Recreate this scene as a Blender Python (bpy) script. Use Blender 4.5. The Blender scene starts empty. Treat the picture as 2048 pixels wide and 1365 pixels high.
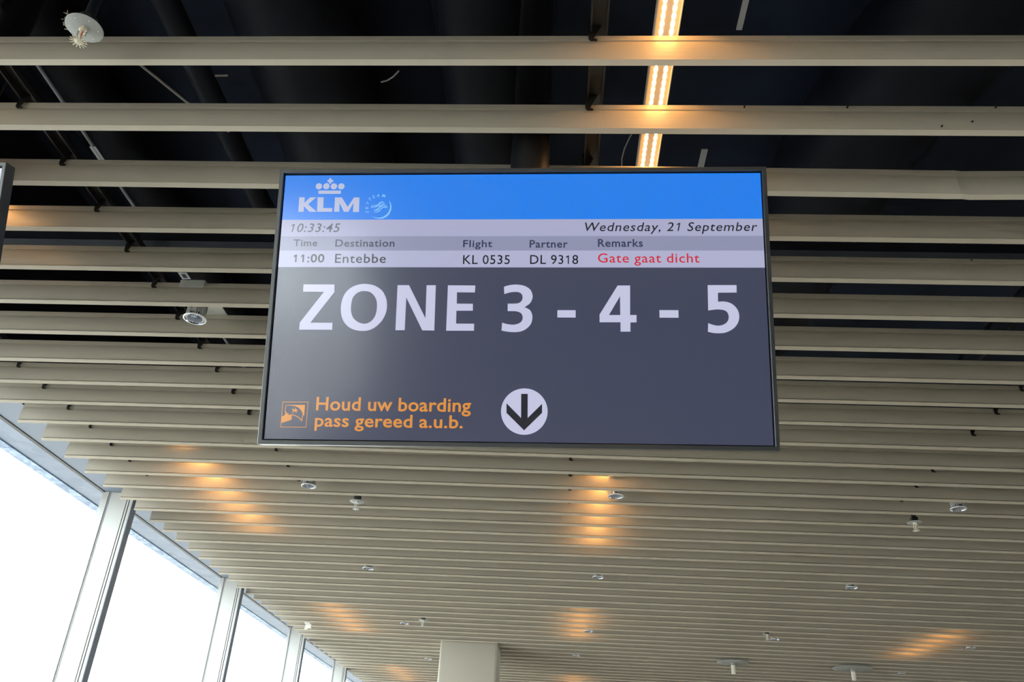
import bpy, bmesh, math, random, json
from mathutils import Vector, Matrix
from mathutils.geometry import tessellate_polygon

# ------------------------------------------------------------------ camera, light, exposure
sc = bpy.context.scene
COL = sc.collection
EYE = 1.65                                    # eye height above the floor; y runs down the hall
def make_camera():
    pitch, roll, yaw = 0.51747, 0.05669, -0.0701
    F = Vector((math.sin(yaw)*math.cos(pitch), math.cos(yaw)*math.cos(pitch), math.sin(pitch)))
    Rt = Vector((math.cos(yaw), -math.sin(yaw), 0)); U = Rt.cross(F)
    R2 = math.cos(roll)*Rt + math.sin(roll)*U; U2 = -math.sin(roll)*Rt + math.cos(roll)*U
    cam = bpy.data.cameras.new('camera'); o = bpy.data.objects.new('camera', cam); COL.objects.link(o)
    cam.sensor_width = 36; cam.lens = 1670.74/2048*36; cam.clip_start = .02; cam.clip_end = 500
    m = Matrix((R2, U2, -F)).transposed().to_4x4(); m.translation = (0, 0, EYE)
    o.matrix_world = m
    sc.camera = o
make_camera()
vs = sc.view_settings
vs.view_transform = 'Standard'; vs.look = 'None'; vs.gamma = 1; vs.use_curve_mapping = False
vs.exposure = 0.25
w = bpy.data.worlds.new('overcast_sky'); sc.world = w; w.use_nodes = True
bg = w.node_tree.nodes['Background']
bg.inputs[0].default_value = (0.88, 0.945, 1.0, 1); bg.inputs[1].default_value = SKY = 8.0
LED_POWER = 60.0

# measured outlines (metres, in the display's own plane) and the small bends of the slats
DATA = json.loads('''{"T":[["10:33:45",[-0.4881,0.1564,-0.3817,0.1763],"it","txt_grey"],["Time",[-0.4808,0.1244,-0.429,0.1401],"sb","hdr"],["Destination",[-0.3899,0.1233,-0.2623,0.1399],"sb","hdr"],["11:00",[-0.4782,0.0882,-0.4114,0.1074],"sb","txt"],["Entebbe",[-0.3883,0.0873,-0.2792,0.1075],"","txt"],["Wednesday, 21 September",[0.1407,0.1513,0.4986,0.1772],"it","txt"],["Flight",[-0.1159,0.1174,-0.0539,0.1382],"sb","hdr"],["Partner",[0.0248,0.121,0.1049,0.1382],"sb","hdr"],["Remarks",[0.1679,0.1228,0.2613,0.1403],"sb","hdr"],["KL 0535",[-0.1149,0.0849,-0.0163,0.1051],"","txt"],["DL 9318",[0.0263,0.0851,0.1268,0.1053],"","txt"],["Gate gaat dicht",[0.1678,0.082,0.3773,0.1089],"","red"],["Houd uw boarding",[-0.407,-0.2367,-0.089,-0.2],"sb","orange"],["pass gereed a.u.b.",[-0.4074,-0.2695,-0.1046,-0.2347],"sb","orange"]],"Zbox":{"Z":[-0.4574,-0.0588,-0.3819,0.0408],"O":[-0.3699,-0.0603,-0.2706,0.0416],"N":[-0.2541,-0.0591,-0.1689,0.0393],"E":[-0.1473,-0.059,-0.0861,0.0385],"3":[-0.0317,-0.0614,0.0331,0.041],"-":[0.0841,-0.0298,0.1217,-0.0142],"4":[0.1708,-0.0601,0.2462,0.0395],"--":[0.2928,-0.0292,0.3314,-0.0132],"5":[0.3899,-0.0613,0.4549,0.0402]},"bands":[0.1846,0.147,0.115,0.078],"K":[[-0.476,0.236],[-0.4639,0.236],[-0.4639,0.223],[-0.4521,0.2359],[-0.4384,0.2359],[-0.4553,0.2199],[-0.4351,0.2026],[-0.4513,0.2026],[-0.464,0.2152],[-0.4639,0.2026],[-0.4756,0.2027]],"Lt":[[-0.4357,0.2359],[-0.4223,0.2358],[-0.4216,0.2111],[-0.4017,0.211],[-0.4016,0.2025],[-0.4345,0.2026]],"M":[[-0.3975,0.2354],[-0.3824,0.2353],[-0.3683,0.2138],[-0.3558,0.2353],[-0.344,0.2352],[-0.3429,0.2017],[-0.3562,0.2017],[-0.3563,0.2221],[-0.366,0.2024],[-0.3759,0.2024],[-0.3864,0.2222],[-0.3859,0.2025],[-0.3971,0.2025]],"dots":[[-0.4346,0.2614,0.0071],[-0.4181,0.2614,0.0071],[-0.4015,0.2609,0.0071],[-0.3852,0.2609,0.0071]],"bar":[[-0.4349,0.2514],[-0.3852,0.2512],[-0.3852,0.2436],[-0.4346,0.2438]],"cross":[[-0.4129,0.2799],[-0.4081,0.2799],[-0.4083,0.2761],[-0.4041,0.2761],[-0.4038,0.2711],[-0.408,0.2712],[-0.4077,0.2674],[-0.4122,0.2674],[-0.4125,0.2712],[-0.4162,0.2712],[-0.4165,0.2761],[-0.4127,0.2761]],"sky":[[[[-0.2792,0.2285],[-0.2768,0.2216],[-0.2758,0.2144],[-0.2768,0.2066],[-0.2802,0.1992],[-0.2851,0.194],[-0.2914,0.1902],[-0.2988,0.1886],[-0.3066,0.1893],[-0.314,0.1921]],[[-0.2789,0.2287],[-0.275,0.2222],[-0.273,0.2144],[-0.2734,0.2055],[-0.277,0.1969],[-0.2827,0.1908],[-0.2903,0.187],[-0.2986,0.1863],[-0.3068,0.188],[-0.3141,0.1918]]],[[[-0.3106,0.2013],[-0.304,0.2006],[-0.2982,0.2036],[-0.2937,0.2095],[-0.2886,0.213],[-0.2841,0.2136]],[[-0.3106,0.2019],[-0.3045,0.2022],[-0.2995,0.2052],[-0.295,0.211],[-0.2894,0.2148],[-0.2844,0.2152]]],[[[-0.3117,0.2066],[-0.3051,0.2065],[-0.3001,0.2095],[-0.2956,0.2153],[-0.2906,0.2186],[-0.2869,0.2194]],[[-0.3117,0.2073],[-0.3056,0.2081],[-0.3014,0.211],[-0.2969,0.2169],[-0.2912,0.2202],[-0.287,0.2201]]],[[[-0.2847,0.2137],[-0.2826,0.2127],[-0.2842,0.2121],[-0.2888,0.213],[-0.2944,0.2151],[-0.3002,0.2171],[-0.3091,0.2175],[-0.3149,0.217],[-0.318,0.2148],[-0.3162,0.2112],[-0.311,0.2117],[-0.3059,0.2136],[-0.3013,0.2188],[-0.297,0.2236],[-0.2928,0.2248],[-0.2896,0.2243]],[[-0.2838,0.2151],[-0.281,0.2127],[-0.284,0.2107],[-0.289,0.2118],[-0.2948,0.2138],[-0.3003,0.2158],[-0.309,0.2161],[-0.3143,0.2153],[-0.3165,0.2142],[-0.3158,0.2128],[-0.3114,0.2133],[-0.3071,0.2153],[-0.3027,0.2202],[-0.2981,0.2253],[-0.2928,0.2261],[-0.2895,0.2246]]],[[[-0.3112,0.2039],[-0.3066,0.2038],[-0.3016,0.2063],[-0.2971,0.2122],[-0.2928,0.2168],[-0.2885,0.2176],[-0.284,0.2156]],[[-0.3112,0.2043],[-0.307,0.2051],[-0.3027,0.2076],[-0.2983,0.2133],[-0.2935,0.218],[-0.2884,0.2186],[-0.2837,0.2165]]],[[[-0.3054,0.2122],[-0.3006,0.2153],[-0.2961,0.2208],[-0.2918,0.2221],[-0.2874,0.2216]],[[-0.3058,0.2127],[-0.3015,0.2163],[-0.2971,0.2221],[-0.2919,0.2235],[-0.2873,0.2219]]]],"skl":[["S",[-0.3253,0.202],-80],["K",[-0.3265,0.212],-93],["Y",[-0.3251,0.222],-60],["T",[-0.3205,0.2309],-38],["E",[-0.3127,0.2366],-18],["A",[-0.303,0.2396],0],["M",[-0.2911,0.2389],14]],"circ":[0.019,-0.2252,0.047],"arrow":[[0.0122,-0.1895],[0.0255,-0.1894],[0.026,-0.2384],[0.0546,-0.2094],[0.0548,-0.2278],[0.0192,-0.2633],[-0.0168,-0.2286],[-0.0172,-0.209],[0.0127,-0.2386]],"ic_frame":[[-0.4771,-0.2109],[-0.4237,-0.2103],[-0.4241,-0.2629],[-0.4777,-0.2632]],"ic_fill":[[-0.4595,-0.2171],[-0.4301,-0.2168],[-0.4302,-0.2383],[-0.4334,-0.2383],[-0.4342,-0.2337],[-0.4373,-0.2285],[-0.4426,-0.2232],[-0.4497,-0.2197]],"ic_hand":[[-0.4765,-0.2409],[-0.4727,-0.2398],[-0.4698,-0.2362],[-0.4706,-0.231],[-0.4686,-0.2299],[-0.4672,-0.2335],[-0.4652,-0.2351],[-0.4636,-0.2334],[-0.4628,-0.2382],[-0.4591,-0.2367],[-0.4557,-0.2392],[-0.4557,-0.2476],[-0.4613,-0.2498],[-0.4769,-0.2546]],"ic_s":[[[[-0.47,-0.2315],[-0.469,-0.2183],[-0.4595,-0.2184],[-0.452,-0.2198]],[[-0.4712,-0.2313],[-0.47,-0.2174],[-0.4595,-0.2171],[-0.4518,-0.2185]]],[[[-0.4611,-0.2384],[-0.4538,-0.2383],[-0.4464,-0.2409],[-0.4399,-0.2449],[-0.4348,-0.2506]],[[-0.4612,-0.2368],[-0.4536,-0.2367],[-0.4457,-0.2394],[-0.4388,-0.2437],[-0.4336,-0.2496]]],[[[-0.4342,-0.2501],[-0.4327,-0.2423],[-0.4322,-0.237]],[[-0.4359,-0.2497],[-0.4344,-0.2419],[-0.4339,-0.2367]]]],"ic_plane":[[-0.4566,-0.2249],[-0.454,-0.2251],[-0.4521,-0.2269],[-0.4496,-0.2265],[-0.4509,-0.2233],[-0.449,-0.2237],[-0.4466,-0.2271],[-0.4437,-0.2287],[-0.4447,-0.2298],[-0.4473,-0.2294],[-0.4462,-0.2324],[-0.4474,-0.2339],[-0.4498,-0.2303],[-0.4522,-0.2297],[-0.4533,-0.2339],[-0.4551,-0.2333],[-0.4541,-0.2291],[-0.456,-0.2272]],"sl":{"0":[-0.00214,-0.0016],"1":[-0.00157,-0.0001],"2":[0.00553,0.0164],"3":[-0.00232,0.0016],"4":[-0.00199,-0.0019],"5":[-0.00229,-0.0035],"6":[-0.00228,-0.0024],"7":[-0.00246,0.0066],"8":[-0.00213,-0.0076],"9":[0.0014,-0.0107],"10":[0.00243,-0.0042],"11":[0.00808,0.0073],"12":[0.00441,0.0091],"13":[0.00425,0.0113],"14":[0.00408,0.0118],"15":[0.00489,0.0119],"16":[0.00429,-0.0084],"17":[0.00367,-0.0018],"18":[0.00258,-0.0116],"19":[0.00303,-0.0098],"20":[0.00218,-0.0058],"21":[0.00202,-0.0085],"22":[0.0003,-0.0044],"23":[0.00181,-0.0094],"24":[0.00378,-0.0136],"25":[-0.00767,0.0204],"26":[-0.01002,0.0381]},"g":{"3":[[[-0.0274,0.0356],[-0.0245,0.0367],[-0.0216,0.0377],[-0.0187,0.0385],[-0.0157,0.0392],[-0.0126,0.0397],[-0.0095,0.0401],[-0.0066,0.0404],[-0.0036,0.0405],[-0.0004,0.0405],[0.0032,0.0402],[0.007,0.0398],[0.0107,0.0391],[0.0142,0.0381],[0.0176,0.0368],[0.0208,0.0351],[0.0237,0.0331],[0.0264,0.0307],[0.0287,0.028],[0.0303,0.025],[0.0315,0.0217],[0.0323,0.0186],[0.0327,0.0157],[0.0326,0.0129],[0.0321,0.0101],[0.031,0.0068],[0.0295,0.0035],[0.0277,0.0006],[0.0257,-0.0015],[0.0235,-0.0031],[0.0214,-0.0046],[0.0195,-0.006],[0.0176,-0.0072],[0.0158,-0.0084],[0.0181,-0.0091],[0.0203,-0.0099],[0.0224,-0.0109],[0.0245,-0.0121],[0.0266,-0.0135],[0.0284,-0.0154],[0.0299,-0.0179],[0.0312,-0.0209],[0.0321,-0.0238],[0.0326,-0.0263],[0.0328,-0.0286],[0.0327,-0.0313],[0.0324,-0.0344],[0.0319,-0.0378],[0.031,-0.0411],[0.0296,-0.0441],[0.0278,-0.0469],[0.0257,-0.0495],[0.0233,-0.0519],[0.0206,-0.0541],[0.0177,-0.0561],[0.0146,-0.0577],[0.0113,-0.0591],[0.0078,-0.0601],[0.004,-0.0608],[0.0001,-0.0611],[-0.004,-0.0613],[-0.0081,-0.0613],[-0.0123,-0.0611],[-0.0167,-0.0606],[-0.0212,-0.06],[-0.0258,-0.0591],[-0.0305,-0.0582],[-0.0296,-0.0414],[-0.0263,-0.0424],[-0.0231,-0.0434],[-0.0197,-0.0442],[-0.0164,-0.0448],[-0.013,-0.0453],[-0.0097,-0.0455],[-0.0066,-0.0455],[-0.0036,-0.0453],[-0.0007,-0.0447],[0.0023,-0.0438],[0.0051,-0.0426],[0.0074,-0.0412],[0.0092,-0.0398],[0.0105,-0.0382],[0.0114,-0.0365],[0.0122,-0.0346],[0.0126,-0.0326],[0.0127,-0.0304],[0.0125,-0.0282],[0.012,-0.0259],[0.0112,-0.0239],[0.0102,-0.0223],[0.0088,-0.0209],[0.0071,-0.0197],[0.0049,-0.0186],[0.0024,-0.0178],[-0.0003,-0.0171],[-0.0029,-0.0168],[-0.0055,-0.0167],[-0.0085,-0.0167],[-0.0117,-0.0167],[-0.0151,-0.0167],[-0.0187,-0.0167],[-0.0188,-0.0007],[-0.0154,-0.0007],[-0.012,-0.0007],[-0.0088,-0.0007],[-0.0056,-0.0006],[-0.0024,-0.0005],[0.0004,-0.0002],[0.0028,0.0004],[0.0049,0.0012],[0.0067,0.0022],[0.0083,0.0036],[0.0097,0.0053],[0.0107,0.0071],[0.0114,0.0091],[0.0118,0.0112],[0.0118,0.0133],[0.0115,0.0154],[0.011,0.0176],[0.0101,0.0194],[0.0088,0.0209],[0.0073,0.0222],[0.0054,0.0232],[0.0032,0.0239],[0.0008,0.0244],[-0.0019,0.0246],[-0.0049,0.0246],[-0.008,0.0244],[-0.0111,0.0241],[-0.0139,0.0236],[-0.0167,0.0229],[-0.0193,0.0222],[-0.0217,0.0214],[-0.0241,0.0206],[-0.0264,0.0198]]],"5":[[[0.3922,0.0403],[0.4508,0.0405],[0.4504,0.0246],[0.4126,0.0242],[0.412,0.005],[0.4151,0.0053],[0.4182,0.0055],[0.4213,0.0056],[0.4245,0.0054],[0.4278,0.0051],[0.431,0.0044],[0.4343,0.0033],[0.4375,0.0019],[0.4406,0.0001],[0.4437,-0.0025],[0.4467,-0.0055],[0.4491,-0.0087],[0.451,-0.012],[0.4523,-0.0154],[0.4532,-0.0189],[0.4537,-0.0223],[0.4538,-0.0256],[0.4535,-0.029],[0.4529,-0.0324],[0.452,-0.0358],[0.4506,-0.0392],[0.4486,-0.0427],[0.446,-0.0462],[0.4432,-0.0493],[0.4401,-0.052],[0.4368,-0.0542],[0.4333,-0.0562],[0.4296,-0.058],[0.4259,-0.0594],[0.4221,-0.0604],[0.4184,-0.061],[0.4147,-0.0612],[0.4111,-0.0612],[0.4075,-0.0612],[0.404,-0.0611],[0.4005,-0.0607],[0.3969,-0.0601],[0.3933,-0.0592],[0.3896,-0.0582],[0.3908,-0.04],[0.3932,-0.0411],[0.3958,-0.0422],[0.3984,-0.0431],[0.4013,-0.044],[0.4042,-0.0447],[0.4072,-0.0452],[0.4102,-0.0454],[0.4131,-0.0453],[0.416,-0.0449],[0.4189,-0.0441],[0.4216,-0.0429],[0.4241,-0.0416],[0.4262,-0.0401],[0.428,-0.0385],[0.4296,-0.0365],[0.4308,-0.0342],[0.4317,-0.0317],[0.4323,-0.0291],[0.4325,-0.0266],[0.4323,-0.0241],[0.4319,-0.0218],[0.4311,-0.0195],[0.43,-0.0175],[0.4285,-0.0158],[0.4269,-0.0144],[0.4249,-0.0134],[0.4225,-0.0125],[0.4193,-0.0119],[0.4156,-0.0114],[0.4119,-0.0112],[0.4083,-0.0113],[0.4047,-0.0117],[0.4012,-0.0122],[0.3979,-0.0126],[0.3947,-0.0131],[0.3916,-0.0136]]],"4":[[[0.2081,0.039],[0.2338,0.0391],[0.2331,-0.0239],[0.2462,-0.0238],[0.246,-0.0394],[0.2335,-0.0395],[0.2334,-0.0589],[0.2132,-0.059],[0.2133,-0.0393],[0.1707,-0.0395],[0.1707,-0.0231]],[[0.2129,0.0159],[0.213,-0.024],[0.1899,-0.0241]]],"Z":[[[-0.4522,0.0399],[-0.3855,0.0396],[-0.3849,0.0228],[-0.4314,-0.0434],[-0.3845,-0.0434],[-0.3843,-0.0585],[-0.4542,-0.0587],[-0.4541,-0.0433],[-0.4074,0.0234],[-0.4519,0.0236]]],"O":[[[-0.3199,0.0412],[-0.3133,0.0406],[-0.3064,0.0395],[-0.2999,0.0375],[-0.2939,0.0345],[-0.2883,0.0307],[-0.2835,0.0264],[-0.2797,0.0214],[-0.2767,0.0158],[-0.2743,0.0103],[-0.2728,0.0049],[-0.2719,-0.0004],[-0.2715,-0.0058],[-0.2715,-0.0111],[-0.272,-0.0165],[-0.2731,-0.0218],[-0.2749,-0.0272],[-0.2772,-0.0326],[-0.2801,-0.0378],[-0.284,-0.0429],[-0.2885,-0.0477],[-0.293,-0.0518],[-0.2974,-0.0548],[-0.3018,-0.0571],[-0.3063,-0.0588],[-0.311,-0.06],[-0.3157,-0.0606],[-0.3209,-0.0607],[-0.3266,-0.0604],[-0.3328,-0.0595],[-0.3386,-0.058],[-0.3441,-0.0557],[-0.3492,-0.0527],[-0.3538,-0.0492],[-0.3578,-0.0451],[-0.3612,-0.0404],[-0.364,-0.0353],[-0.3662,-0.0297],[-0.3677,-0.0236],[-0.3686,-0.0173],[-0.369,-0.0106],[-0.3688,-0.0037],[-0.368,0.0028],[-0.3666,0.009],[-0.3646,0.0148],[-0.3621,0.02],[-0.3589,0.0247],[-0.3552,0.0288],[-0.351,0.0322],[-0.3465,0.0351],[-0.3417,0.0374],[-0.3366,0.0391],[-0.3313,0.0403],[-0.3258,0.0411]],[[-0.32,0.0254],[-0.3164,0.0252],[-0.3126,0.0245],[-0.309,0.0233],[-0.3056,0.0211],[-0.3024,0.0183],[-0.2997,0.0152],[-0.2974,0.0118],[-0.2955,0.0081],[-0.2941,0.0042],[-0.2932,0.0],[-0.2928,-0.0043],[-0.2926,-0.0089],[-0.2928,-0.0139],[-0.2932,-0.0191],[-0.2941,-0.0239],[-0.2955,-0.0283],[-0.2975,-0.0324],[-0.2998,-0.0359],[-0.3026,-0.039],[-0.3058,-0.0415],[-0.3091,-0.0434],[-0.3126,-0.0446],[-0.3161,-0.0451],[-0.3198,-0.045],[-0.3238,-0.0443],[-0.3279,-0.043],[-0.3318,-0.0411],[-0.3354,-0.0386],[-0.3388,-0.0356],[-0.3417,-0.0322],[-0.3438,-0.0282],[-0.3455,-0.0239],[-0.3467,-0.0192],[-0.3473,-0.014],[-0.3475,-0.0084],[-0.3474,-0.0031],[-0.3469,0.0019],[-0.3461,0.0067],[-0.3448,0.011],[-0.3427,0.0146],[-0.3401,0.0176],[-0.3374,0.0201],[-0.3347,0.0221],[-0.3317,0.0236],[-0.3288,0.0247],[-0.326,0.0253],[-0.3231,0.0256]]],"N":[[[-0.2514,0.0386],[-0.2271,0.0387],[-0.1895,-0.0328],[-0.19,0.0386],[-0.1704,0.0387],[-0.17,-0.0589],[-0.195,-0.0586],[-0.2317,0.0119],[-0.2317,-0.0585],[-0.2512,-0.0587]]],"E":[[[-0.145,0.0386],[-0.0874,0.0383],[-0.0878,0.0232],[-0.1254,0.0234],[-0.1251,-0.0011],[-0.0913,-0.0012],[-0.091,-0.0161],[-0.1254,-0.0163],[-0.1251,-0.0439],[-0.0875,-0.0439],[-0.0875,-0.0589],[-0.1453,-0.0591]]]}}''')

# ------------------------------------------------------------------ helpers
def obj(name, bm, mat, parent=None, smooth=False, kind=None):
    me = bpy.data.meshes.new(name)
    bmesh.ops.recalc_face_normals(bm, faces=bm.faces[:]) if len(bm.faces) else None
    bm.to_mesh(me); bm.free()
    return objm(name, me, mat, parent, smooth, kind)
def objm(name, me, mat, parent=None, smooth=False, kind=None):
    if mat: me.materials.append(mat)
    if smooth:
        me.polygons.foreach_set('use_smooth', [True]*len(me.polygons))
        try: me.set_sharp_from_angle(angle=math.radians(40))
        except Exception: pass
    o = bpy.data.objects.new(name, me); COL.objects.link(o)
    if parent: o.parent = parent
    if kind: o['kind'] = kind
    return o
def tag(o, label=None, cat=None, group=None, kind=None):
    if label: o['label'] = label
    if cat: o['category'] = cat
    if group: o['group'] = group
    if kind: o['kind'] = kind
    return o
def thing(name, label, cat, loc, group=None):
    o = bpy.data.objects.new(name, None); COL.objects.link(o); o.location = loc; o.empty_display_size = .05
    return tag(o, label, cat, group)
def box(bm, x0, x1, y0, y1, z0, z1, bev=0):
    r = bmesh.ops.create_cube(bm, size=1)['verts']
    for v in r:
        v.co = Vector(((x0+x1)/2+v.co.x*(x1-x0), (y0+y1)/2+v.co.y*(y1-y0), (z0+z1)/2+v.co.z*(z1-z0)))
    if bev:
        es = list({e for v in r for e in v.link_edges})
        bmesh.ops.bevel(bm, geom=es, offset=bev, segments=2, affect='EDGES', profile=.5)
    return bm
def bx(*a, **k): return box(bmesh.new(), *a, **k)
def lathe(bm, prof, n=32, c=(0, 0, 0), cap0=True, cap1=True):
    rings = []
    for r, z in prof:
        rings.append([bm.verts.new((c[0]+r*math.cos(2*math.pi*i/n), c[1]+r*math.sin(2*math.pi*i/n), c[2]+z)) for i in range(n)])
    for a, b in zip(rings, rings[1:]):
        for i in range(n): bm.faces.new((a[i], a[(i+1) % n], b[(i+1) % n], b[i]))
    if cap0: bm.faces.new(rings[0][::-1])
    if cap1: bm.faces.new(rings[-1])
    return bm
def tube(bm, pts, r, n=10):
    pts = [Vector(p) for p in pts]; rings = []
    for i, p in enumerate(pts):
        d = (pts[min(i+1, len(pts)-1)]-pts[max(i-1, 0)]).normalized()
        a = d.cross(Vector((0, 0, 1)));
        if a.length < .1: a = d.cross(Vector((1, 0, 0)))
        a.normalize(); b = d.cross(a); rr = r[i] if isinstance(r, (list, tuple)) else r
        rings.append([bm.verts.new(p+rr*(math.cos(2*math.pi*k/n)*a+math.sin(2*math.pi*k/n)*b)) for k in range(n)])
    for a, b in zip(rings, rings[1:]):
        for i in range(n): bm.faces.new((a[i], a[(i+1) % n], b[(i+1) % n], b[i]))
    bm.faces.new(rings[0][::-1]); bm.faces.new(rings[-1])
    return bm
def prism(bm, poly, d0, d1, ax='z'):
    """polygon (a,b) extruded from d0 to d1 along ax"""
    f = {'z': lambda a, b, d: (a, b, d), 'x': lambda a, b, d: (d, a, b), 'y': lambda a, b, d: (a, d, b)}[ax]
    A = [bm.verts.new(f(a, b, d0)) for a, b in poly]; B = [bm.verts.new(f(a, b, d1)) for a, b in poly]
    n = len(poly)
    for i in range(n): bm.faces.new((A[i], A[(i+1) % n], B[(i+1) % n], B[i]))
    for loop in (A, B):
        tri = tessellate_polygon([[v.co for v in loop]])
        for t in tri:
            try: bm.faces.new([loop[i] for i in t])
            except ValueError: pass
    return bm

def part(name, bm, m, p, label=None, **k):
    o = obj(name, bm, M[m], p, **k)
    if label: o['label'] = label
    return o

# ------------------------------------------------------------------ materials
def mat(name, col, rough=.5, metal=0, spec=.5, bump=0, bscale=50, var=0, vscale=3, emit=None, es=0, ior=None, coat=0, stretch=(1, 1, 1)):
    m = bpy.data.materials.new(name); m.use_nodes = True; nt = m.node_tree; b = nt.nodes['Principled BSDF']
    b.inputs['Base Color'].default_value = (*col, 1); b.inputs['Roughness'].default_value = rough
    b.inputs['Metallic'].default_value = metal; b.inputs['Specular IOR Level'].default_value = spec
    if ior: b.inputs['IOR'].default_value = ior
    if coat: b.inputs['Coat Weight'].default_value = coat; b.inputs['Coat Roughness'].default_value = rough
    if emit: b.inputs['Emission Color'].default_value = (*emit, 1); b.inputs['Emission Strength'].default_value = es
    if var or bump:
        tc = nt.nodes.new('ShaderNodeTexCoord'); mp = nt.nodes.new('ShaderNodeMapping'); mp.inputs['Scale'].default_value = stretch
        nt.links.new(tc.outputs['Object'], mp.inputs[0])
    if var:
        n = nt.nodes.new('ShaderNodeTexNoise'); n.inputs['Scale'].default_value = vscale; n.inputs['Detail'].default_value = 6
        nt.links.new(mp.outputs[0], n.inputs['Vector'])
        r = nt.nodes.new('ShaderNodeValToRGB'); r.color_ramp.elements[0].position = .3; r.color_ramp.elements[1].position = .7
        r.color_ramp.elements[0].color = (*[c*(1-var) for c in col], 1); r.color_ramp.elements[1].color = (*[min(1, c*(1+var)) for c in col], 1)
        nt.links.new(n.outputs[0], r.inputs[0]); nt.links.new(r.outputs[0], b.inputs['Base Color'])
    if bump:
        n = nt.nodes.new('ShaderNodeTexNoise'); n.inputs['Scale'].default_value = bscale; n.inputs['Detail'].default_value = 4
        nt.links.new(mp.outputs[0], n.inputs['Vector'])
        bp = nt.nodes.new('ShaderNodeBump'); bp.inputs['Strength'].default_value = bump; bp.inputs['Distance'].default_value = .002
        nt.links.new(n.outputs[0], bp.inputs['Height']); nt.links.new(bp.outputs[0], b.inputs['Normal'])
    return m
def galvanised(name, base, dark, scale):
    m = mat(name, base, rough=.5, metal=.35); nt = m.node_tree; b = nt.nodes['Principled BSDF']
    tc = nt.nodes.new('ShaderNodeTexCoord')
    v = nt.nodes.new('ShaderNodeTexVoronoi'); v.inputs['Scale'].default_value = scale
    n = nt.nodes.new('ShaderNodeTexNoise'); n.inputs['Scale'].default_value = scale*.25; n.inputs['Detail'].default_value = 8
    nt.links.new(tc.outputs['Object'], v.inputs['Vector']); nt.links.new(tc.outputs['Object'], n.inputs['Vector'])
    mx = nt.nodes.new('ShaderNodeMix'); mx.data_type = 'FLOAT'; mx.inputs[0].default_value = .6
    nt.links.new(v.outputs['Color'], mx.inputs[2]); nt.links.new(n.outputs[0], mx.inputs[3])
    r = nt.nodes.new('ShaderNodeValToRGB'); r.color_ramp.elements[0].position = .3; r.color_ramp.elements[1].position = .68
    r.color_ramp.elements[0].color = (*dark, 1); r.color_ramp.elements[1].color = (*base, 1)
    nt.links.new(mx.outputs[0], r.inputs[0]); nt.links.new(r.outputs[0], b.inputs['Base Color'])
    return m
def glass_mat():
    m = bpy.data.materials.new('window_glass'); m.use_nodes = True; nt = m.node_tree; nt.nodes.clear()
    o = nt.nodes.new('ShaderNodeOutputMaterial'); t = nt.nodes.new('ShaderNodeBsdfTransparent'); g = nt.nodes.new('ShaderNodeBsdfGlossy')
    t.inputs[0].default_value = (.95, .965, .95, 1); g.inputs['Roughness'].default_value = .02
    lw = nt.nodes.new('ShaderNodeLayerWeight'); pw = nt.nodes.new('ShaderNodeMath'); pw.operation = 'POWER'; pw.inputs[1].default_value = 5
    fr = nt.nodes.new('ShaderNodeMath'); fr.operation = 'MULTIPLY_ADD'; fr.inputs[1].default_value = .45; fr.inputs[2].default_value = .03
    nt.links.new(lw.outputs['Facing'], pw.inputs[0]); nt.links.new(pw.outputs[0], fr.inputs[0])
    mx = nt.nodes.new('ShaderNodeMixShader'); nt.links.new(fr.outputs[0], mx.inputs[0]); nt.links.new(t.outputs[0], mx.inputs[1]); nt.links.new(g.outputs[0], mx.inputs[2])
    nt.links.new(mx.outputs[0], o.inputs[0]); return m
def screen_mat(name, srgb, gain=.85):
    lin = [((c/255+.055)/1.055)**2.4 if c/255 > .04045 else c/255/12.92 for c in srgb]
    return mat(name, (.012, .012, .014), rough=.17, spec=1.0, emit=lin, es=gain, coat=.3)
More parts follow.
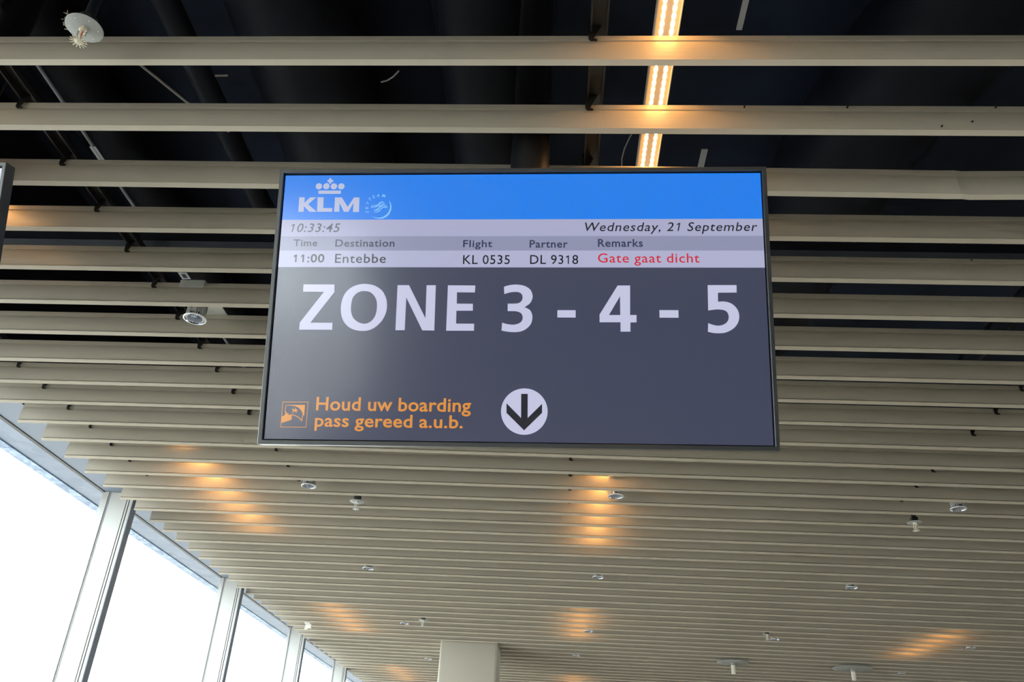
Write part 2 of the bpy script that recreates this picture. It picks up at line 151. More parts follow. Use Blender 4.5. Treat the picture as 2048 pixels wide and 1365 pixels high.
M = dict(
    slat=mat('slat_paint', (.475, .44, .372), rough=.42, spec=.5, var=.035, vscale=4, stretch=(.4, 1, 1)),
    deck=mat('black_deck', (.008, .014, .029), spec=.15, rough=.8, var=.4, vscale=2),
    duct=mat('dark_duct', (.006, .009, .016), rough=.5, spec=.12, var=.2, vscale=6),
    darkpipe=mat('dark_pipe', (.02, .024, .032), rough=.45, spec=.2),
    greypipe=mat('grey_conduit', (.20, .22, .25), rough=.5),
    rail=mat('black_carrier', (.014, .015, .018), rough=.42),
    tray=mat('dark_tray', (.018, .024, .038), rough=.5, spec=.2),
    wire=mat('grey_wire', (.22, .22, .23), rough=.5),
    alu=mat('mullion_aluminium', (.50, .505, .49), rough=.42, metal=.15, var=.03),
    groove=mat('mullion_groove', (.30, .32, .34), rough=.5),
    edge=mat('mullion_painted_shade', (.16, .20, .27), rough=.4),  # darker copy of the aluminium: shade of the backlit face put into colour
    gasket=mat('black_gasket', (.01, .012, .014), rough=.5),
    beam=galvanised('galvanised_steel', (.18, .225, .315), (.12, .16, .235), 14),
    beamedge=galvanised('galvanised_edge', (.34, .45, .62), (.10, .16, .28), 42),
    fascia=mat('fascia_panel', (.19, .235, .32), rough=.6),
    wallp=mat('wall_plaster', (.22, .21, .19), rough=.8, bump=.1),
    wallp2=mat('dark_wall_panel', (.025, .026, .028), rough=.7),
    floor=mat('grey_floor', (.60, .52, .405), rough=.95, var=.15, vscale=8, bump=.3, bscale=300),
    apron=mat('concrete_apron', (.40, .375, .335), rough=.9, var=.1, vscale=.2),
    column=mat('column_cladding', (.50, .475, .41), rough=.45, var=.02),
    tv=mat('display_frame', (.030, .034, .040), rough=.34, spec=.8, coat=.2),
    tvback=mat('display_back', (.03, .038, .052), rough=.3, spec=.8),
    tvgap=mat('display_gap', (.002, .002, .004), rough=.6, spec=.1),
    pole=mat('black_pole', (.010, .011, .014), rough=.3),
    alum=mat('spot_aluminium', (.66, .67, .70), rough=.35, metal=.45),
    alumw=mat('spot_rim', (.72, .74, .78), rough=.3, metal=.3),
    reflector=mat('spot_reflector', (.40, .46, .60), rough=.12, metal=1),
    spotdark=mat('spot_dark', (.03, .02, .02), rough=.3),
    ivory=mat('ivory_plastic', (.80, .76, .68), rough=.4),
    plate=mat('grey_plate', (.30, .325, .325), rough=.5, var=.08, vscale=40),
    bracket=mat('bracket_plate', (.46, .48, .47), rough=.45),
    brass=mat('sprinkler_body', (.62, .58, .46), rough=.35, metal=.4, bump=.3),
    bulb=mat('sprinkler_bulb', (.70, .28, .20), rough=.15),
    cotton=mat('dust_fluff', (.35, .29, .25), rough=1),
    ledhousing=mat('light_housing', (.70, .64, .52), rough=.5),
    lens=mat('clear_plastic', (.85, .87, .85), rough=.25),
    label=mat('paper_label', (.45, .48, .52), rough=.8),
    ink=mat('label_ink', (.03, .03, .04), rough=.8),
    tab=mat('grey_tab', (.30, .32, .35), rough=.6),
)
M['glass'] = glass_mat()
led = bpy.data.materials.new('led_emitter'); led.use_nodes = True; nt = led.node_tree; nt.nodes.clear()
_o = nt.nodes.new('ShaderNodeOutputMaterial'); _e = nt.nodes.new('ShaderNodeEmission'); _e.inputs[0].default_value = (1.0, .46, .12, 1); _e.inputs[1].default_value = LED_POWER
nt.links.new(_e.outputs[0], _o.inputs[0]); M['led'] = led
M['s_bg'] = screen_mat('screen_dark', (61, 65, 87)); M['s_blue'] = screen_mat('screen_blue', (0, 121, 232)); M['s_h1'] = screen_mat('screen_band', (165, 167, 198))
M['s_h2'] = screen_mat('screen_heading_band', (140, 143, 172)); M['s_h3'] = screen_mat('screen_row_band', (172, 174, 204)); M['s_white'] = screen_mat('screen_white', (194, 195, 222))
M['s_logo'] = screen_mat('screen_logo', (178, 184, 212)); M['s_sky'] = screen_mat('screen_light_blue', (130, 190, 240))
M['s_txt'] = screen_mat('screen_ink', (6, 8, 22)); M['s_txt_grey'] = screen_mat('screen_grey_ink', (70, 74, 92)); M['s_hdr'] = screen_mat('screen_heading_ink', (44, 50, 78))
M['s_red'] = screen_mat('screen_red', (205, 28, 48)); M['s_orange'] = screen_mat('screen_orange', (216, 141, 54)); M['s_black'] = screen_mat('screen_black', (24, 27, 36))

# ------------------------------------------------------------------ building shell
SLAT_Z = EYE+1.383; DECK_Z = EYE+2.75
Y0, Y1, XL, XR = -7.6, 15.0, -2.575, 13.0
deck = obj('ceiling', bx(XL, XR+.2, Y0, Y1, DECK_Z, DECK_Z+.2), M['deck'], kind='structure')
obj('floor', bx(XL-.05, XR+.2, Y0-.2, Y1+.2, -.2, 0), M['floor'], kind='structure')
obj('ground', bx(-160, 120, -120, 160, -4.3, -4.0), M['apron'], kind='structure')
wr = obj('wall_right', bx(XR, XR+.2, Y0, Y1, 0, 1.55), M['wallp'], kind='structure')
part('head_panel', bx(XR, XR+.2, Y0, Y1, EYE+1.40, DECK_Z), 'wallp', wr)
for k in range(12): part('mullion', bx(XR-.10, XR+.06, Y0+.9+1.9*k, Y0+.955+1.9*k, 1.55, EYE+1.40), 'alu', wr)  # bars of the added window band, out of view
tag(obj('window_20', bx(XR+.07, XR+.08, Y0, Y1, 1.55, EYE+1.40), M['glass'], kind='structure'))  # unseen window band added to brighten the right half of the slats
obj('wall_back', bx(XL-.05, XR+.2, Y1, Y1+.2, 0, DECK_Z), M['wallp'], kind='structure')
obj('wall_front', bx(XL-.05, XR+.2, Y0-.2, Y0, 0, DECK_Z), M['wallp2'], kind='structure')
# glazed wall on the left: sill wall, galvanised head beam, fascia above, mullions
wl = obj('wall_left', bx(-2.70, -2.50, Y0, Y1, 0, .95), M['wallp'], kind='structure')
bm = bmesh.new()
prism(bm, [(-2.582, EYE+1.480), (-2.582, EYE+1.56), (-2.732, EYE+1.56), (-2.732, EYE+1.480)], Y0, Y1, 'y')
part('head_beam', bm, 'beam', wl, 'galvanised steel soffit above the windows')
part('beam_edge', bx(-2.793, -2.727, Y0, Y1, EYE+1.474, EYE+1.56), 'beamedge', wl, 'mottled lower flange of the galvanised soffit')
part('beam_joint', bx(-2.582, -2.560, Y0, Y1, EYE+1.478, EYE+1.492), 'gasket', wl)
part('fascia', bx(-2.582, -2.562, Y0, Y1, EYE+1.492, DECK_Z), 'duct', wl)
part('closure_strip', bx(-2.560, -2.385, Y0, Y1, EYE+1.482, EYE+1.486), 'fascia', wl, 'dull blue-grey closure strip above the slat ends')
MUL = [4.42+1.9*k for k in range(-6, 6)]; MUL[6+1] = 6.35; MUL[6+2] = 8.25; MUL[6+3] = 10.15
mull0 = None
def mullion(y, dx):
    x0 = -2.572; top = EYE+1.481
    a = part('mullion', bx(x0, -2.425+dx, y, y+.055, .95, top), 'alu', wl)
    for n_, args, m_ in (('bead', (x0, -2.535+dx, y-.006, y+.061, .95, top), 'alu'), ('groove', (-2.535+dx, -2.525+dx, y-.0015, y+.0565, .95, top), 'groove'),
                         ('gasket', (-2.425+dx, -2.420+dx, y+.004, y+.051, .95, top), 'gasket'), ('fin', (-2.420+dx, -2.411+dx, y, y+.055, .95, top), 'alu'),
                         ('gasket', (-2.411+dx, -2.405+dx, y+.004, y+.051, .95, top), 'gasket'), ('cap', (-2.405+dx, -2.390+dx, y, y+.055, .95, top), 'alu'),
                         ('cap_shaded_face', (-2.390+dx, -2.386+dx, y+.001, y+.056, .95, top), 'edge')):  # last strip paints the shade on the room-facing, backlit side
        part(n_, bx(*args), m_, a)
for i, y in enumerate(MUL): mullion(y, -.008*max(0, (y-4.42)/1.9))
ys = [Y0]+MUL+[Y1]
for i in range(len(ys)-1):
    a, b = ys[i]+.06 if i else Y0, ys[i+1]
    if b-a < .2: continue
    tag(obj('window_%d' % (i+1), bx(-2.575, -2.567, a, b, .95, EYE+1.479), M['glass'], kind='structure'))

# ------------------------------------------------------------------ slat ceiling
PROF = [(0, 0), (.004, .010), (.006, .0915), (0, .0915), (-.0012, .0760), (.0030, .0750), (.0030, .0735), (-.0010, .0722), (-.0032, .062), (-.0043, .050), (-.0046, .038),
        (-.0042, .026), (-.0032, .0160), (.0020, .0150), (.0020, .0126), (-.0086, .0112), (-.0088, .0094)]
def slat(nodes, loc):
    """nodes: (x, dy, dz) along the slat"""
    bm = bmesh.new(); rings = []
    for x, dy, dz in nodes: rings.append([bm.verts.new((x, dy+a, dz+b)) for a, b in PROF])
    n = len(PROF)
    for A, B in zip(rings, rings[1:]):
        for i in range(n): bm.faces.new((A[i], A[(i+1) % n], B[(i+1) % n], B[i]))
    bm.faces.new(rings[0]); bm.faces.new(rings[-1][::-1])
    o = obj('slat', bm, M['slat'], deck); o.location = loc
    return o
SL = DATA['sl']
def slatY(k): return 1.245+.2*k
def xend(y): return -2.362-.0095*(y-3.6) if y > 3 else -2.362
def slat_nodes(k):
    y = slatY(k); xe = xend(y)
    if k == 2:
        return [(xe, .004, 0), (-1, .009, 0), (-.4, .009, -.002), (.1, .006, -.007), (.55, .004, -.0105), (.80, .003, -.013), (.93, .002, -.0155), (.965, -.001, -.0175), (.985, .003, -.0165), (1.1, .002, -.0150), (1.6, 0, -.011), (3, 0, 0), (12.9, 0, 0)]
    a, b = SL.get(str(k), (0.0025, 0)) if 0 <= k <= 24 else (.0020, -.004)
    return [(xe, b+a*xe, 0), (12.9, b+a*8, 0)]
SLO = {}
for k in range(-43, 68):
    y = slatY(k); nd = slat_nodes(k)
    if 8.13 < y < 8.73:
        slat([nd[0], (-1.092, 0, 0)], (0, y, SLAT_Z)); slat([(-.536, 0, 0), nd[1]], (0, y, SLAT_Z))
    else: SLO[k] = slat(nd, (0, y, SLAT_Z))
# dead insects stuck to two of the slats
for k, x, z in ((1, .411, .083), (1, .646, .084), (1, .980, .086), (1, .846, .0235), (1, .916, .0377), (4, 1.178, .085)):
    bm = bmesh.new(); box(bm, -.0022, .0018, -.0085, 0, -.0012, .0014, bev=.0006); o = part('speck', bm, 'rail', SLO[k]); o.location = (x, 0, z)
# carrier rails with a spring hook at every slat
def hook_bm():
    bm = bmesh.new()
    poly = [(-.0060, .046), (.020, .046), (.0125, .022), (.0065, .006), (.0025, -.0055), (.0085, -.0095), (.0075, -.0130), (-.002, -.0130), (-.0055, -.008), (-.0060, .010)]
    prism(bm, poly, -.0012, .0012, 'y'); return bm
hk = None
for x, ka, kb in ((-2.15, 6, 30), (-1.345, -4, 30), (.048, -6, 30), (1.686, -4, 30)):
    bm = bmesh.new(); ya, yb = slatY(ka)-.15, slatY(kb)+.1
    box(bm, x-.004, x, ya, yb, SLAT_Z+.094, SLAT_Z+.115); box(bm, x-.004, x+.034, ya, yb, SLAT_Z+.112, SLAT_Z+.115); box(bm, x+.030, x+.034, ya, yb, SLAT_Z+.094, SLAT_Z+.115)
    rl = part('carrier_rail', bm, 'rail', deck)
    for k in range(ka, kb):
        if hk is None: hk = part('hook', hook_bm(), 'rail', rl); h = hk
        else: h = hk.copy(); COL.objects.link(h); h.parent = rl
        s = SL.get(str(k), (0, 0)) if 0 <= k <= 24 else (0, -.004)
        h.scale = (1.35, 1, 1.1); h.location = (x, slatY(k)-.0074+s[0]*x+s[1], SLAT_Z+.079)

# ------------------------------------------------------------------ column
cb = bmesh.new(); box(cb, -1.081, -.546, 8.145, 8.70, 0, DECK_Z)
bmesh.ops.bevel(cb, geom=[e for e in cb.edges if abs(e.verts[0].co.z-e.verts[1].co.z) > 1], offset=.022, segments=5, affect='EDGES', profile=.5)
co = obj('column', cb, M['column'], smooth=True, kind='structure')

# ------------------------------------------------------------------ information displays
AX = Vector((.99990, -.0052, .0151)).normalized(); AV = Vector((-.0147, -.2975, .9546)); AN = AX.cross(AV).normalized(); AV = AN.cross(AX).normalized()
def display(center, label):
    t = thing('information_display', label, 'display', (0, 0, 0), 'information displays hung below the slats')
    m = Matrix((AX, AV, AN)).transposed().to_4x4(); m.translation = center; t.matrix_world = m
    # housing: thin side wall, then a chamfer to a shallower back
    bm = bmesh.new(); rings = []
    for hx, hy, z in ((.5205, .2980, -.005), (.5205, .2980, -.024), (.512, .289, -.031), (.44, .22, -.052), (.42, .20, -.066)):
        rings.append([bm.verts.new(p) for p in ((-hx, -hy, z), (hx, -hy, z), (hx, hy, z), (-hx, hy, z))])
    for a, b in zip(rings, rings[1:]):
        for i in range(4): bm.faces.new((a[i], a[(i+1) % 4], b[(i+1) % 4], b[i]))
    bm.faces.new(rings[-1]); bm.faces.new(rings[0])
    obj('housing', bm, M['tvback'], t)
    bm = bmesh.new(); rings = []
    for hx, hy, z in ((.5208, .2983, -.005), (.5208, .2983, .0068), (.5198, .2973, .0080), (.5130, .2905, .0080), (.5122, .2895, .0068), (.5122, .2895, -.005)):
        rings.append([bm.verts.new(p) for p in ((-hx, -hy, z), (hx, -hy, z), (hx, hy, z), (-hx, hy, z))])
    for a, b in zip(rings, rings[1:]+rings[:1]):
        for i in range(4): bm.faces.new((a[i], a[(i+1) % 4], b[(i+1) % 4], b[i]))
    obj('bezel', bm, M['tv'], t)
    obj('panel_gap', bx(-.5124, .5124, -.2897, .2897, -.004, -.0015), M['tvgap'], t)
    s = obj('screen', bx(-.51, .51, -.287, .287, -.0015, 0), M['s_bg'], t)
    return t, s
def flat(name, polys, m, parent, z, holes=False):
    """flat printed shape(s); when holes, polys[0] is the outline and the rest are holes"""
    bm = bmesh.new()
    groups = [polys] if holes else [[p] for p in polys]
    for g in groups:
        loops = [[Vector((a, b, 0)) for a, b in p] for p in g]
        fl = [v for l in loops for v in l]; vv = [bm.verts.new((v.x, v.y, z)) for v in fl]
        for tri in tessellate_polygon(loops):
            A, B, C_ = (vv[i] for i in tri)
            n = (B.co-A.co).cross(C_.co-A.co)
            if n.length < 1e-12: continue
            try: bm.faces.new((A, B, C_) if n.z > 0 else (A, C_, B))
            except ValueError: pass
    me = bpy.data.meshes.new(name); bm.to_mesh(me); bm.free()
    return objm(name, me, M[m], parent)
# lettering: glyph meshes from the built-in font, laid out one by one; the figure 1 gets its flag
_gc = {}
def raw_text(body, offset):
    key = (body, offset)
    if key in _gc: return _gc[key]
    c = bpy.data.curves.new('g', 'FONT'); c.body = body; c.offset = offset; c.resolution_u = 3
    o = bpy.data.objects.new('g', c); COL.objects.link(o); bpy.context.view_layer.update()
    me = bpy.data.meshes.new_from_object(o.evaluated_get(bpy.context.evaluated_depsgraph_get()))
    vs_ = [v.co.copy() for v in me.vertices]; fs = [list(p.vertices) for p in me.polygons]
    bpy.data.objects.remove(o); bpy.data.curves.remove(c); bpy.data.meshes.remove(me)
    _gc[key] = (vs_, fs); return _gc[key]
def width(s, off):
    v = raw_text(s, off)[0]; return max(p.x for p in v)-min(p.x for p in v)
def lettering(name, body, bb, style, m, parent, z, track=.035):
    off = {'sb': .0165, 'b': .03}.get(style, .005); sh = .20 if style == 'it' else 0
    V, Fc = [], []; x = 0; base = width('HH', off)
    for ch in body:
        if ch == ' ': x += .26+track; continue
        if ch == '1':
            s = .074+off*2.2
            poly = [(.27-s/2, 0), (.27+s/2, 0), (.27+s/2, .655), (.27-s/2+.01, .655), (.09, .545), (.115, .545-s), (.27-s/2, .655-s*1.45)]
            adv = width('H0H', off)-base
            vv = [Vector((a, b, 0)) for a, b in poly]; ff = [list(t_) for t_ in tessellate_polygon([vv])]
        else:
            vv, ff = raw_text(ch, off); adv = width('H'+ch+'H', off)-base
        n0 = len(V)
        V += [Vector((x+p.x+sh*p.y, p.y, 0)) for p in vv]
        for f_ in ff:
            a, b, c = (V[n0+i] for i in f_[:3])
            Fc.append([n0+i for i in (f_ if (b-a).cross(c-a).z >= 0 else f_[::-1])])
        x += adv+track
    x0, x1 = min(p.x for p in V), max(p.x for p in V); y0, y1 = min(p.y for p in V), max(p.y for p in V)
    P = [(bb[0]+(p.x-x0)/(x1-x0)*(bb[2]-bb[0]), bb[1]+(p.y-y0)/(y1-y0)*(bb[3]-bb[1]), z) for p in V]
    me = bpy.data.meshes.new(name); me.from_pydata(P, [], Fc)
    return objm(name, me, M[m], parent)
disp, scr = display((-.0972, 1.4634, EYE+.925), 'large black-framed boarding display reading ZONE 3 - 4 - 5, hanging in the middle')
B = DATA['bands']; L1, L2, L3 = .0004, .0008, .0012
def band(name, y0, y1, m): return flat(name, [[(-.51, y0), (.51, y0), (.51, y1), (-.51, y1)]], m, scr, L1)
band('banner', B[0], .287, 's_blue'); band('clock_band', B[1], B[0], 's_h1'); band('heading_band', B[2], B[1], 's_h2'); band('flight_band', B[3], B[2], 's_h3')
names = {"10:33:45": 'clock_text', "Wednesday, 21 September": 'date_text', "Time": 'heading_text', "Destination": 'heading_text', "Flight": 'heading_text', "Partner": 'heading_text', "Remarks": 'heading_text',
         "Gate gaat dicht": 'remark_text', "Houd uw boarding": 'notice_text', "pass gereed a.u.b.": 'notice_text'}
for t_, bb, st, m_ in DATA['T']:
    lettering(names.get(t_, 'flight_text'), t_, bb, st, 's_'+m_, scr, L2, track=.05 if st == 'it' else (.012 if m_ == 'orange' else .04))
Zb = DATA['Zbox']
def rect(b): return [(b[0], b[1]), (b[2], b[1]), (b[2], b[3]), (b[0], b[3])]
for ch in 'ZONE345':
    flat('large_character', DATA['g'][ch], 's_white', scr, L2, holes=True)
for q in ('-', '--'): flat('dash', [rect(Zb[q])], 's_white', scr, L2)
flat('airline_letter', [DATA['K']], 's_logo', scr, L2); flat('airline_letter', [DATA['Lt']], 's_logo', scr, L2); flat('airline_letter', [DATA['M']], 's_logo', scr, L2)
def circ(cx, cy, r, n=40): return [(cx+r*math.cos(2*math.pi*i/n), cy+r*math.sin(2*math.pi*i/n)) for i in range(n)]
flat('crown', [circ(*d) for d in DATA['dots']]+[DATA['bar'], DATA['cross']], 's_logo', scr, L2)
def strip(name, strokes, m, parent, z):
    bm = bmesh.new()
    for A, Bb in strokes:
        a = [bm.verts.new((p[0], p[1], z)) for p in A]; b = [bm.verts.new((p[0], p[1], z)) for p in Bb]
        for i in range(len(a)-1):
            f_ = bm.faces.new((a[i], a[i+1], b[i+1], b[i])); f_.normal_update()
            if f_.normal.z < 0: f_.normal_flip()
    me = bpy.data.meshes.new(name); bm.to_mesh(me); bm.free(); return objm(name, me, M[m], parent)
strip('alliance_emblem', DATA['sky'], 's_sky', scr, L2)
for ch, (cx, cy), ang in DATA['skl']:
    vv, ff = raw_text(ch, .012); xs = [p.x for p in vv]; ysx = [p.y for p in vv]; mx, my = (min(xs)+max(xs))/2, (min(ysx)+max(ysx))/2
    a = math.radians(-ang); s = .0100
    P = [(cx+s*((p.x-mx)*math.cos(a)-(p.y-my)*math.sin(a)), cy+s*((p.x-mx)*math.sin(a)+(p.y-my)*math.cos(a)), L2) for p in vv]
    me = bpy.data.meshes.new('alliance_letter'); me.from_pydata(P, [], ff); objm('alliance_letter', me, M['s_sky'], scr)
flat('arrow_disc', [circ(*DATA['circ'], n=72)], 's_white', scr, L1); flat('down_arrow', [DATA['arrow']], 's_black', scr, L2)
fr = DATA['ic_frame']; cx = sum(p[0] for p in fr)/4; cy = sum(p[1] for p in fr)/4
flat('icon_frame', [fr, [((p[0]-cx)*.955+cx, (p[1]-cy)*.955+cy) for p in fr]], 's_orange', scr, L2, holes=True)
flat('boarding_pass_icon', [DATA['ic_fill'], DATA['ic_hand'], DATA['ic_plane']], 's_orange', scr, L2); strip('boarding_pass_outline', DATA['ic_s'], 's_orange', scr, L2)
# the second display, cut by the left edge of the view
disp2, scr2 = display((-.0972-1.668, 1.4634+.007, EYE+.925-.001), 'second black-framed display, only its right edge in view at the far left')
flat('lit_page', [[(-.51, -.287), (.51, -.287), (.51, .287), (-.51, .287)]], 's_h1', scr2, L1)
def mount(cx, label):
    t = thing('display_mount', label, 'pole', (cx, 1.553, EYE+1.1), 'poles carrying the displays')
    obj('pole', lathe(bmesh.new(), [(.047, 0), (.047, DECK_Z-EYE-1.1)], 40), M['pole'], t, smooth=True)
    obj('end_cap', lathe(bmesh.new(), [(.040, -.006), (.049, -.002), (.049, .02)], 40), M['pole'], t, smooth=True)
    bm = bmesh.new(); box(bm, -.03, .03, -.060, -.03, -.03, .05, bev=.004); obj('bracket', bm, M['pole'], t)
    obj('mounting_plate', bx(-.12, .12, -.052, -.046, -.16, .02), M['pole'], t).rotation_euler.x = math.radians(17.3)
mount(-.090, 'black round pole holding the ZONE display from above'); mount(-1.58, 'black round pole carrying the second display at the far left')

# ------------------------------------------------------------------ linear lights above the slats
def led_row_bm(n):
    bm = bmesh.new(); p = 1.14/n
    for i in range(n):
        y = .03+(i+.5)*p + (.006 if i >= n//2 else 0)
        vs_ = [bm.verts.new((.0042*math.cos(a), y+p*.54*math.sin(a), 0)) for a in [math.pi*2*j/8 for j in range(8)]]
        f_ = bm.faces.new(vs_); f_.normal_update()
        if f_.normal.z > 0: f_.normal_flip()
    me = bpy.data.meshes.new('led_row'); bm.to_mesh(me); bm.free(); me.materials.append(M['led']); return me
LROW = led_row_bm(56)
def linear_light(x, y, label):
    z = EYE+1.514
    t = thing('linear_light', label, 'light', (x, y, z), 'warm linear lights above the slats')
    bm = bmesh.new(); box(bm, -.026, .026, 0, 1.2, .004, .030); box(bm, -.027, -.0245, 0, 1.2, -.003, .03); box(bm, .0245, .027, 0, 1.2, -.003, .03)
    obj('housing', bm, M['ledhousing'], t)
    obj('divider', bx(-.0245, .0245, .597, .600, .0005, .004), M['ledhousing'], t)
    for dx in (-.0115, .0115):
        o = bpy.data.objects.new('led_row', LROW); COL.objects.link(o); o.parent = t; o.location = (dx, 0, .0035)
LX = .212
for x, y, lb in ((LX, .70, 'bright warm strip light seen in the gaps above the display'), (LX, 3.66, 'warm strip light glowing between the slats just below the display'),
                 (LX-.02, 6.50, 'warm strip light glowing between slats right above the column'), (LX+.0, 9.75, 'warm strip light glowing at the bottom edge, right of the column'),
                 (-1.695, .66, 'warm strip light beside the left display, only its glow showing'), (-1.80, 3.58, 'warm strip light glowing under the lower left corner of the display'),
                 (-1.82, 6.65, 'warm strip light glowing between slats near the third mullion'), (-1.82, 9.7, 'warm strip light glowing at the bottom edge, left of the column'),
                 (3.08, 6.72, 'warm strip light glowing between slats at the lower right')):
    linear_light(x, y, lb)

# ------------------------------------------------------------------ spotlights
def spot(x, y, label, first=[None]):
    z = EYE+1.376
    if first[0] is not None:
        t = first[0].copy(); COL.objects.link(t); t.location = (x, y, z); t['label'] = label
        for ch in first[0].children:
            c = ch.copy(); COL.objects.link(c); c.parent = t
            for g in ch.children: d = g.copy(); COL.objects.link(d); d.parent = c
        return t
    t = thing('spotlight', label, 'spotlight', (x, y, z), 'small silver spotlights in the slat ceiling'); first[0] = t
    body = obj('body', lathe(bmesh.new(), [(.0265, .004), (.0265, .101)], 40, cap0=False), M['alum'], t, smooth=True)
    for i in range(26):
        a = 2*math.pi*i/26
        if i in (19, 20): continue
        bm = bmesh.new(); box(bm, .025, .0318, -.0013, .0013, .003, .098); bmesh.ops.rotate(bm, verts=bm.verts, cent=(0, 0, 0), matrix=Matrix.Rotation(a, 3, 'Z'))
        obj('fin', bm, M['alum'], body)
    obj('slot', bx(-.009, -.004, -.0275, -.0262, .03, .06), M['spotdark'], body)
    obj('rim', lathe(bmesh.new(), [(.0335, 0), (.0375, .001), (.0378, .0035), (.0335, .006), (.0265, .006)], 48, cap0=False, cap1=False), M['alumw'], t, smooth=True)
    n = 24; bm = bmesh.new(); rings = []
    for r, zz in ((.0337, .0), (.030, .010), (.024, .024), (.015, .038)):
        rings.append([bm.verts.new((r*math.cos(2*math.pi*i/n), r*math.sin(2*math.pi*i/n), zz)) for i in range(n)])
    for a, b in zip(rings, rings[1:]):
        for i in range(n): bm.faces.new((a[i], a[(i+1) % n], b[(i+1) % n], b[i]))
    obj('reflector', bm, M['reflector'], t)
    obj('lamp', lathe(bmesh.new(), [(.0155, .0375), (.0155, .042)], 16), M['spotdark'], t)
    bm = bmesh.new(); box(bm, -.041, .041, -.078, .155, .1000, .1025); box(bm, -.041, .041, -.0795, -.078, .074, .1025); box(bm, -.041, .041, .155, .1565, .074, .1025)
    obj('mounting_plate', bm, M['bracket'], t)
    return t
for x, y, lb in ((-1.216, 2.313, 'nearest silver spotlight, between the slats left of the display'), (-1.245, 3.915, 'silver spotlight just below the lower left corner of the display'),
                 (.274, 3.915, 'silver spotlight at the edge of the warm glow below the display'), (1.897, 3.935, 'silver spotlight at the right edge, beside the white hook-shaped sprinkler'),
                 (-1.251, 5.49, 'small spotlight below the left plate-mounted sprinkler'), (.261, 5.49, 'small spotlight midway between the two warm glows over the column'),
                 (1.874, 5.50, 'small spotlight alone in the right half of the slats'), (-1.285, 7.285, 'small spotlight up and left of the column, beside a thin sprinkler'),
                 (.268, 7.285, 'small spotlight touching the warm glow right above the column'), (1.799, 7.29, 'small spotlight next to the far right sprinkler'),
                 (3.371, 7.30, 'small spotlight at the right, below the slanted warm glow'), (-1.319, 9.09, 'tiny spotlight just left of the top of the column'),
                 (.188, 8.50, 'tiny spotlight in the dark patch right of the column'), (3.313, 8.69, 'tiny spotlight right of the white ceiling antennas')):
    spot(x, y, lb)

# ------------------------------------------------------------------ sprinklers
def sprinkler(x, y, label, style):
    z = EYE+1.373
    t = thing('sprinkler', label, 'sprinkler', (x, y, z), 'sprinklers on round plates')
    obj('pipe', lathe(bmesh.new(), [(.011, .004), (.011, .40)], 16), M['darkpipe'], t, smooth=True)
    pl = obj('cover_plate', lathe(bmesh.new(), [(.036, .0), (.0375, .0012), (.0375, .0022), (.012, .0052)], 48, cap0=True), M['plate'], t, smooth=True)
    for i in range(6):
        a = i*math.pi/3+.3; obj('rivet', lathe(bmesh.new(), [(.0006, -.0006), (.0014, -.0004), (.0014, .0003)], 8, c=(.027*math.cos(a), .027*math.sin(a), 0)), M['alumw'], pl)
    if style != 'hook': obj('collar', lathe(bmesh.new(), [(.017, .005), (.019, .012), (.019, .03), (.013, .034)], 20), M['rail'], t, smooth=True)
    else: obj('collar', bx(-.015, .015, -.012, .012, .004, .028), M['rail'], t)
    mm = {'near': 'brass', 'mid': 'alumw', 'hook': 'ivory'}[style]
    obj('nut', lathe(bmesh.new(), [(.0065, -.008), (.0095, -.007), (.0095, -.0002)], 6 if style == 'near' else 12), M[mm], t)
    bm = bmesh.new()
    for s in (-1, 1):
        tube(bm, [(s*.0075, 0, -.004), (s*.0095, 0, -.012), (s*.0085, 0, -.024), (s*.0025, 0, -.039)], [.0022, .0022, .002, .0018], 8)
    obj('frame_arm', bm, M[mm], t, smooth=True)
    obj('bulb', lathe(bmesh.new(), [(.001, -.031), (.0022, -.028), (.0022, -.012), (.001, -.008)], 10), M['bulb' if style == 'near' else mm], t, smooth=True)
    d = obj('deflector', lathe(bmesh.new(), [(.0028, -.044), (.0045, -.0405), (.0085, -.0395), (.0085, -.0385)], 24), M[mm], t, smooth=True)
    for i in range(14):
        bm = bmesh.new(); box(bm, .0075, .0172, -.0011, .0011, -.0398, -.0386)
        bmesh.ops.rotate(bm, verts=bm.verts, cent=(0, 0, 0), matrix=Matrix.Rotation(2*math.pi*i/14, 3, 'Z')); obj('tooth', bm, M[mm], d)
    if style == 'near':
        bm = bmesh.new(); random.seed(8)
        for i in range(46):
            a = random.uniform(1.75, 4.3); r = random.uniform(.034, .0405)
            p = Vector((r*math.cos(a), r*math.sin(a), random.uniform(0, .004))); q = p+Vector((random.uniform(-.006, .003), random.uniform(-.004, .004), random.uniform(-.001, .006)))
            tube(bm, [p, q], random.uniform(.0004, .0013), 5)
        obj('dust', bm, M['cotton'], t, kind='stuff')
sprinkler(-1.003, 1.140, 'near sprinkler with round plate and toothed deflector, top left corner', 'near')
sprinkler(-1.043, 4.118, 'sprinkler on a round plate, right of the spotlight under the display', 'mid')
sprinkler(1.772, 4.150, 'ivory hook-shaped sprinkler below a black collar, right side', 'hook')
sprinkler(1.690, 7.080, 'small ivory sprinkler left of a spotlight, above the white antennas', 'hook')
sprinkler(-1.102, 7.10, 'thin sprinkler above left of the column', 'mid')

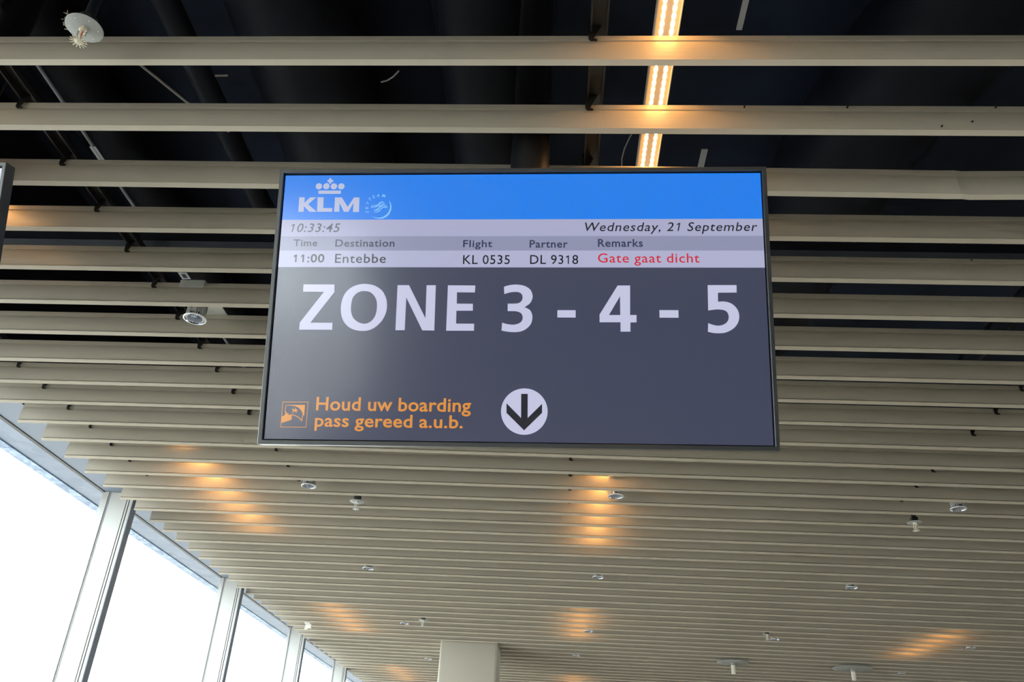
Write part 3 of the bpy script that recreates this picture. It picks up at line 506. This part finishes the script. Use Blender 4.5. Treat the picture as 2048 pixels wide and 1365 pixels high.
# ------------------------------------------------------------------ ceiling antennas: white tube on a wide disc
def antenna(x, y, r, label):
    t = thing('ceiling_antenna', label, 'antenna', (x, y, SLAT_Z), 'white tubes on grey ceiling discs')
    obj('disc', lathe(bmesh.new(), [(r-.004, -.008), (r, -.005), (r, 0)], 64), M['plate'], t, smooth=True)
    obj('tube', lathe(bmesh.new(), [(.017, -.108), (.019, -.106), (.019, -.008)], 24), M['ivory'], t, smooth=True)
    obj('socket', lathe(bmesh.new(), [(.020, -.030), (.020, -.007)], 24), M['plate'], t, smooth=True)
antenna(1.68, 8.50, .150, 'left of two white tubes hanging from round grey discs'); antenna(2.81, 8.55, .185, 'right of two white tubes, on the wider grey disc')
# small clear plastic sensor
t = thing('detector', 'small clear plastic detector near the third mullion', 'detector', (-2.17, 7.50, SLAT_Z))
bm = bmesh.new(); box(bm, -.022, .022, -.062, .02, -.008, .0); obj('base', bm, M['lens'], t)
bm = bmesh.new(); prism(bm, [(-.030, -.050), (-.010, -.052), (.006, -.038), (.028, -.040), (.026, -.010), (-.020, -.010)], -.008, .012, 'y'); obj('housing', bm, M['lens'], t)

# ------------------------------------------------------------------ things in the dark space above the slats
def duct(name, label, pts, r, m='duct'):
    o = obj(name, tube(bmesh.new(), pts, r, 32), M[m], smooth=True); return tag(o, label, {'ventilation_duct': 'duct', 'conduit': 'conduit', 'cable': 'cable', 'flexible_duct': 'duct'}[name])
E_ = EYE
duct('ventilation_duct', 'dark round duct running above the slats, left of the display pole', [(-.98, -2, E_+2.45), (-.98, 14, E_+2.45)], .22)
duct('ventilation_duct', 'slimmer dark duct above the slats over the left window side', [(-1.98, -2, E_+2.50), (-1.98, 14, E_+2.50)], .12)
duct('ventilation_duct', 'dark duct above the slats just left of the strip light', [(-.33, -2, E_+2.5), (-.33, 14, E_+2.5)], .16)
o = duct('flexible_duct', 'wide dark flexible duct crossing above the slats at upper right', [(1.30, 1.2, E_+2.35), (1.27, 1.9, E_+2.37), (1.20, 2.2, E_+2.4), (1.12, 2.7, E_+2.42), (1.05, 4, E_+2.45)], .25)
duct('conduit', 'thin dark conduit along the gaps at the far left', [(-1.60, -1, E_+1.90), (-1.60, 8, E_+1.90)], .006, 'greypipe')
duct('conduit', 'thin conduit beside the near sprinkler plate', [(-1.12, -.5, E_+1.86), (-1.22, 1.35, E_+1.95)], .007, 'darkpipe')
duct('conduit', 'dark sprinkler supply pipe along the left gaps', [(-1.05, -1, E_+1.80), (-1.05, 10, E_+1.80)], .035, 'duct')
duct('conduit', 'dark sprinkler supply pipe along the right gaps', [(1.74, -1, E_+1.80), (1.74, 10, E_+1.80)], .035, 'duct')
duct('cable', 'grey cable slanting through the gap above the display', [(-1.19, 1.45, E_+1.70), (-1.14, 1.539, E_+1.70), (-1.069, 1.665, E_+1.70), (-1.0, 1.80, E_+1.72)], .004, 'wire')
duct('cable', 'short curved grey wire in the top middle gap', [(-.504, 1.588, E_+1.70), (-.487, 1.583, E_+1.70), (-.468, 1.570, E_+1.70), (-.449, 1.549, E_+1.70)], .0022, 'wire')
duct('cable', 'thin looping wire left of the strip light', [(.20, 1.86, E_+1.8), (.187, 1.90, E_+1.8), (.176, 1.945, E_+1.8), (.171, 1.99, E_+1.8), (.175, 2.05, E_+1.8)], .0020, 'wire')
duct('cable', 'short straight light wire in the second gap', [(-1.01, 1.659, E_+1.80), (-.972, 1.658, E_+1.80)], .0032, 'wire')
def strap(x, ya, yb, z, w, label):
    t = tag(obj('hanger_strap', bx(x-w/2, x+w/2, ya, yb, z, z+.003), M['tab']), label, 'strap')
strap(.462, 1.40, 1.585, E_+1.9, .016, 'grey hanger strap right of the strip light, top edge')
strap(.443, 2.055, 2.16, E_+1.9, .020, 'grey strap end above the top right of the display')
strap(-1.60, 2.06, 2.13, E_+1.895, .022, 'grey strap end in the third gap at left')
# perforated cable tray
def tray():
    bm = bmesh.new(); y = 2.10; z = E_+1.56; n = 130; x0 = -2.3; p = .035
    for i in range(n):
        x = x0+i*p
        box(bm, x, x+p, y, y+.003, z+.026, z+.045); box(bm, x, x+p, y, y+.003, z-.02, z+.010); box(bm, x, x+p*.45, y, y+.003, z+.010, z+.026)
    box(bm, x0, x0+n*p, y, y+.12, z-.022, z-.019)
    return obj('cable_tray', bm, M['tray'])
tag(tray(), 'dark perforated cable tray crossing above the slats behind the display', 'cable tray')
t = tag(obj('paper_label', bx(-1.352, -1.322, 2.372, 2.412, E_+1.600, E_+1.601), M['label']), 'small printed grey label above the nearest spotlight', 'label')
obj('print', bx(-1.345, -1.330, 2.380, 2.404, E_+1.5990, E_+1.5998), M['ink'], t)
